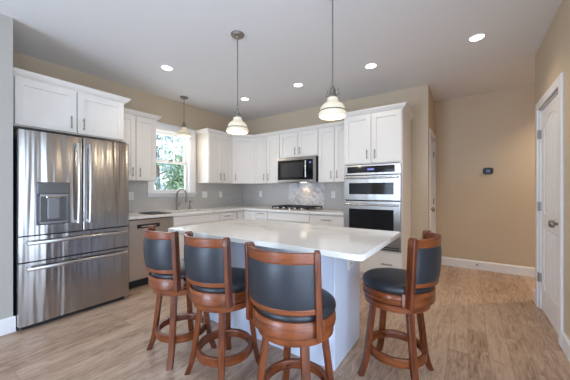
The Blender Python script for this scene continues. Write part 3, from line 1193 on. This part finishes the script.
oven_door(1.105, 1.440, 1.185, 1.340, 1.408)
oven_door(.520, 1.092, .665, .985, 1.045)
v = MB().rects(0, OW, 0.0, .070, [(0, .023), (0, .004), (.003, .001)])
vo = v.build('vent_panel', M_STEELOVEN, t)
MB().box(.02, OW - .02, -.002, .002, .014, .026).box(.02, OW - .02, -.002, .002, .040, .052).build('vent_slot', M_BLACK, vo)


# ------------------------------------------------------------------ pendants
def pendant(label, loc, shade_bottom, sh=.146, sr=.107):
    """loc on the ceiling; local z measured from the ceiling down."""
    t = thing('pendant_light', label, 'lamp', (loc[0], loc[1], H), 0, 'opal glass pendants')
    zb = shade_bottom - H
    zt = zb + sh
    MB().lathe([(0, 0), (.064, 0), (.064, -.010), (.056, -.020), (.016, -.026), (.012, -.040), (0, -.040)], 28).build('canopy', M_NICKEL, t, smooth=True)
    MB().tube([(0, 0, -.036), (0, 0, zt + .085)], .0055, 10).build('rod', M_NICKEL, t, smooth=True)
    m = MB().lathe([(0, zt + .095), (.010, zt + .092), (.016, zt + .070), (.021, zt + .064), (.023, zt + .030), (.030, zt + .024), (.037, zt + .012), (.037, zt - .006), (0, zt - .006)], 24)
    m.tube([(-.046, 0, zt + .020), (.046, 0, zt + .020)], .005, 8)
    m.tube([(.022, 0, zt + .046), (.042, 0, zt + .062), (.050, 0, zt + .030), (.044, 0, zt + .018)], .0042, 8)
    m.tube([(-.022, 0, zt + .046), (-.042, 0, zt + .062), (-.050, 0, zt + .030), (-.044, 0, zt + .018)], .0042, 8)
    for s in (-1, 1):
        m.lathe([(0, .007), (.007, .004), (.007, -.004), (0, -.007)], 10, (s * .050, 0, zt + .020))
    m.build('socket_holder', M_NICKEL, t, smooth=True)
    k = sr / .107
    prof = [(.036 * k, zt), (.040 * k, zt - .008), (.041 * k, zt - .024), (.047 * k, zt - .034), (.062 * k, zt - .045), (.078 * k, zt - .058), (.089 * k, zt - .074), (.095 * k, zt - .092), (.097 * k, zt - .104),
            (.103 * k, zt - .118), (.107 * k, zt - .130), (.104 * k, zb + .004), (.096 * k, zb), (.092 * k, zb + .004), (.098 * k, zt - .130), (.093 * k, zt - .112), (.090 * k, zt - .092), (.084 * k, zt - .076), (.073 * k, zt - .062),
            (.058 * k, zt - .050), (.042 * k, zt - .038), (.036 * k, zt - .024), (.034 * k, zt - .008), (.031 * k, zt)]
    s = MB().lathe(prof, 36, closed=True).build('shade', M_SHADE, t, smooth=True, angle=60)
    MB().lathe([(.097 * k, zt - .101), (.1005 * k, zt - .101), (.103 * k, zt - .109), (.099 * k, zt - .109)], 36, closed=True).build('band', M_NICKEL, s, smooth=True)
    zc = zt - .085
    MB().lathe([(0, zc - .034), (.018, zc - .029), (.029, zc - .010), (.029, zc + .006), (.020, zc + .026), (.013, zc + .040), (.013, zc + .088), (0, zc + .088)], 20).build('bulb', M_BULB, t, smooth=True)
    d = bpy.data.lights.new('pendant_lamp', 'POINT')
    d.energy = 4.0
    d.color = (1.0, 0.84, 0.62)
    d.shadow_soft_size = .05
    l = bpy.data.objects.new('pendant_lamp', d)
    COL.objects.link(l)
    l.parent = t
    l.location = (0, 0, zb - .03)
    return t


pendant('small opal glass pendant hanging in front of the window over the sink', (-3.777, 2.62), 2.108)
pendant('opal glass pendant over the left half of the island', (-1.835, 1.86), 1.795)
pendant('opal glass pendant over the right half of the island', (-.850, 1.875), 1.795)


# ------------------------------------------------------------------ recessed lights
def downlight(label, x, y, power=34):
    t = thing('recessed_light', label, 'ceiling light', (x, y, H), 0, 'recessed ceiling lights')
    MB().lathe([(.058, -.001), (.060, -.004), (.076, -.004), (.078, 0), (.058, 0)], 32, closed=True).build('trim_ring', M_TRIM, t, smooth=True)
    MB().lathe([(0, -.003), (.058, -.003), (.058, -.0005), (0, -.0005)], 32).build('lens', M_LENS, t)
    d = bpy.data.lights.new('downlight_lamp', 'SPOT')
    d.energy = power
    d.spot_size = R(125)
    d.spot_blend = 1.0
    d.color = (1.0, 0.82, 0.60)
    d.shadow_soft_size = .06
    l = bpy.data.objects.new('downlight_lamp', d)
    COL.objects.link(l)
    l.parent = t
    l.location = (0, 0, -.012)


downlight('glowing recessed ceiling light in front of the refrigerator', -3.05, 1.875)
downlight('glowing recessed ceiling light nearest the room corner, behind the left island pendant', -3.03, 3.24, 22)
downlight('glowing recessed ceiling light between the two island pendants, in front of the microwave', -2.00, 3.24, 22)
downlight('glowing recessed ceiling light in front of the oven tower, right of the island pendants', -.97, 3.245, 15)
downlight('glowing recessed ceiling light nearest the right wall, before the hallway', .07, 3.235, 42)
downlight('unseen ceiling light added around the hallway corner to brighten the far wall', 1.30, 4.60, 140)  # lamp and fixture out of view, added to warm the far wall


# ------------------------------------------------------------------ bar stools
def arc_pts(n=18, ext=0.0):
    """plan arc of the stool back between the posts (local), with outward normals."""
    Rr, yc = .243, .000
    a0 = math.asin(.196 / Rr) + ext
    out = []
    for k in range(n + 1):
        a = -a0 + 2 * a0 * k / n
        d = Vector((math.sin(a), -math.cos(a), 0))
        out.append((Vector((0, yc, 0)) + d * Rr, d))
    return out


def make_stool():
    t = thing('bar_stool', '', 'stool', (0, 0, 0), 0, 'cherry swivel bar stools')
    for sx in (-1, 1):
        for sy in (-1, 1):
            d = Vector((sx, sy, 0)).normalized()
            e = Vector((-d.y, d.x, 0))
            path = []
            for r, z, hw in ((.160, .500, .021), (.172, .40, .0205), (.186, .30, .020), (.199, .20, .0195), (.211, .12, .0195), (.226, .06, .0195), (.246, .010, .0195), (.250, 0.0, .0195)):
                path.append((d * r + Vector((0, 0, z)), e * (hw / .02), d * (.017 / .02)))
            c = .004
            pr = [(-.02 + c, -.02), (.02 - c, -.02), (.02, -.02 + c), (.02, .02 - c), (.02 - c, .02), (-.02 + c, .02), (-.02, .02 - c), (-.02, -.02 + c)]
            o = MB().sweep(path, pr).build('leg', M_WOOD, t, smooth=True)
    fr = MB().lathe([(.164, .142), (.184, .139), (.188, .144), (.188, .190), (.184, .195), (.164, .193), (.161, .188), (.161, .146)], 48, closed=True)
    fo = fr.build('foot_ring', M_WOODH, t, smooth=True)
    bl = MB()
    for sx in (-1, 1):
        for sy in (-1, 1):
            d = Vector((sx, sy, 0)).normalized()
            e = Vector((-d.y, d.x, 0))
            for s in (-.008, .008):
                p = d * .1615 + e * s + Vector((0, 0, .168))
                bl.tube([p, p - d * .006], .0055, 8)
    bl.build('bolts', M_BOLT, fo)
    MB().lathe([(0, .484), (.200, .484), (.207, .489), (.208, .520), (.204, .526), (0, .526)], 48).build('base_ring', M_WOODH, t, smooth=True)
    MB().lathe([(0, .524), (.10, .524), (.10, .534), (0, .534)], 32).build('swivel_plate', M_BLACK, t)
    MB().lathe([(0, .532), (.206, .532), (.217, .538), (.219, .552), (.212, .560), (.219, .570), (.216, .588), (.208, .596), (0, .596)], 48).build('seat_ring', M_WOODH, t, smooth=True)
    # curved band behind the seat, between the posts
    path = []
    n = 22
    for k in range(n + 1):
        a = R(-66 + 132 * k / n)
        d = Vector((math.sin(a), -math.cos(a), 0))
        path.append((d * .223 + Vector((0, 0, .574)), d, Vector((0, 0, 1))))
    MB().sweep(path, [(-.0125, -.036), (-.009, -.040), (.009, -.040), (.0125, -.036), (.0125, .034), (.009, .040), (-.009, .040), (-.0125, .034)]).build('seat_band', M_WOODH, t, smooth=True)
    MB().lathe([(0, .595), (.198, .595), (.213, .602), (.220, .618), (.217, .636), (.202, .650), (.166, .660), (.10, .666), (0, .668)], 48).build('seat_cushion', M_LEATHER, t, smooth=True, angle=60)
    # posts
    for sx in (-1, 1):
        path = []
        fa = R(28)
        e = Vector((math.cos(fa), sx * math.sin(fa), 0))
        d = Vector((sx * math.sin(fa), -math.cos(fa), 0))
        for z, y, x in ((.534, -.134, .204), (.62, -.137, .203), (.78, -.144, .201), (.90, -.150, .2005), (.942, -.152, .2005), (.954, -.1525, .2005)):
            k = 1.0 if z < .945 else .74
            path.append(((sx * x, y, z), e * k, d * k))
        c = .004
        hw, hd = .0150, .026
        pr = [(-hw + c, -hd), (hw - c, -hd), (hw, -hd + c), (hw, hd - c), (hw - c, hd), (-hw + c, hd), (-hw, hd - c), (-hw, -hd + c)]
        MB().sweep(path, pr).build('post', M_WOOD, t, smooth=True)

    def curved(z0, z1, th, name, mt, crown=0.0, puff=0.0, lean=.09):
        mb = MB()
        pts = arc_pts()
        n = len(pts)
        m = 10
        front, back = [], []
        for j in range(m + 1):
            s = j / m
            rf, rb = [], []
            for k, (p, d) in enumerate(pts):
                u = k / (n - 1)
                zz = z0 + (z1 + crown * math.sin(PI * u) - z0) * s
                lz = Vector((0, -lean * (zz - .66) * .55, 0))
                bulge = puff * (math.sin(PI * s) ** .5) * (math.sin(PI * u) ** .4) if puff else 0
                edge = 1.0
                if not puff and j in (0, m):
                    edge = .75
                rb.append(p + lz + Vector((0, 0, zz)) + d * (th / 2 * edge + bulge))
                rf.append(p + lz + Vector((0, 0, zz)) - d * (th / 2 * edge + bulge))
            back.append(rb)
            front.append(rf)
        loops = [b + list(reversed(f)) for b, f in zip(back, front)]
        mb.loft(loops)
        return mb.build(name, mt, t, smooth=True, angle=50)
    curved(.657, .684, .020, 'bottom_rail', M_WOODH)
    curved(.680, .898, .016, 'back_cushion', M_LEATHER, puff=.010)
    curved(.894, .944, .022, 'top_rail', M_WOODH, crown=.006)
    return t


stool = make_stool()
STOOLS = [(-1.850, 1.265, -8, 'leather and cherry wood bar stool nearest the dishwasher, at the island corner'),
          (-1.375, 1.275, -4, 'middle of the three leather bar stools along the front of the island'),
          (-.785, 1.245, 3, 'largest bar stool in the foreground, its leather back to the viewer'),
          (-.405, 1.925, 86, 'leather bar stool standing alone at the right end of the island')]
for i, (x, y, a, lab) in enumerate(STOOLS):
    s = stool if i == 0 else copy_tree(stool)
    s.location = (x, y, 0)
    s.rotation_euler = (0, 0, R(a))
    s['label'] = lab
# the legs of each stool stay square to the island, whatever way the swivel seat is turned

# ------------------------------------------------------------------ thermostat and door stop
t = thing('thermostat', 'small dark rounded thermostat on the tan far wall', 'thermostat', (.252, YF, 1.537), 0)
m = MB()
pts = []
hw, hh, rc = .064, .050, .030
for cx, cz, a0 in ((hw - rc, hh - rc, 0), (-hw + rc, hh - rc, 90), (-hw + rc, -hh + rc, 180), (hw - rc, -hh + rc, 270)):
    for k in range(6):
        a = R(a0 + 18 * k)
        pts.append((cx + rc * math.cos(a), cz + rc * math.sin(a)))
m.loft([[(x, 0, z) for x, z in pts], [(x, -.018, z) for x, z in pts], [(x * .92, -.024, z * .92) for x, z in pts]])
m.build('housing', M_BLACK, t, smooth=True)
MB().box(-.022, .022, -.0255, -.0235, -.018, .018).build('screen', mat('thermostat_screen', (0.01, 0.01, 0.02), 0.2, emit=(0.10, 0.13, 0.35), estr=0.5), t)
t = thing('door_stop', 'small metal door stop sticking out of the far wall baseboard', 'door stop', (.114, YF - .015, .085), 0)
MB().tube([(0, 0, 0), (0, -.06, 0)], [.010, .006], 10).build('rod', M_NICKEL, t, smooth=True)
MB().tube([(0, -.058, 0), (0, -.072, 0)], .010, 10).build('tip', M_BLACK, t, smooth=True)

# ------------------------------------------------------------------ garden outside the window
o = MB().box(-40, XL - .30, -12, 30, -.75, -.70).build('ground', M_SOIL)
o['kind'] = 'structure'


def tree(label, x, y, h, cr, n, leafmat, seed, low=.1):
    rnd = random.Random(seed)
    t = thing('tree', label, 'tree', (x, y, -.70), 0, 'trees outside the window')
    tr = MB().tube([(0, 0, 0), (.05, .02, h * .35), (-.03, .05, h * .65), (0, 0, h * .92)], [.13, .10, .07, .02], 8)
    for k in range(9):
        a = k * 2.4
        z = h * (.25 + .07 * k)
        L = cr * (.75 - .04 * k)
        tr.tube([(0, 0, z), (L * .5 * math.cos(a), L * .5 * math.sin(a), z + L * .25), (L * math.cos(a), L * math.sin(a), z + L * .35)], [.045, .03, .008], 6)
    tr.build('trunk', M_BARK, t)
    f = MB()
    bm = f.bm
    clumps = []
    for k in range(34):
        a = rnd.uniform(0, 2 * PI)
        zz = rnd.uniform(low, 1.0)
        rr = cr * (1 - abs(zz - .5) * .9) * math.sqrt(rnd.uniform(.05, 1))
        clumps.append(Vector((rr * math.cos(a), rr * math.sin(a), h * zz)))
    for k in range(n):
        c = rnd.choice(clumps)
        p = c + Vector((rnd.gauss(0, .26), rnd.gauss(0, .26), rnd.gauss(0, .22)))
        if p.z < .05:
            continue
        u = Vector((rnd.gauss(0, 1), rnd.gauss(0, 1), rnd.gauss(0, 1))).normalized()
        w_ = u.cross(Vector((rnd.gauss(0, 1), rnd.gauss(0, 1), rnd.gauss(0, 1)))).normalized()
        L, W = rnd.uniform(.07, .13), rnd.uniform(.025, .05)
        vs = [bm.verts.new(p - u * L), bm.verts.new(p + w_ * W), bm.verts.new(p + u * L), bm.verts.new(p - w_ * W)]
        bm.faces.new(vs)
    f.build('foliage', leafmat, t)
    return t


tree('leafy green tree outside, seen low in the right of the window', -8.2, 5.75, 3.1, .80, 2600, M_LEAF, 3)
tree('pale blue-green tree outside, seen in the left of the window', -12.2, 7.0, 5.8, 1.3, 3000, M_LEAF2, 5)
tree('tall pale tree outside, seen high in the right of the window', -16.5, 11.4, 7.6, 1.8, 3400, M_LEAF2, 9)
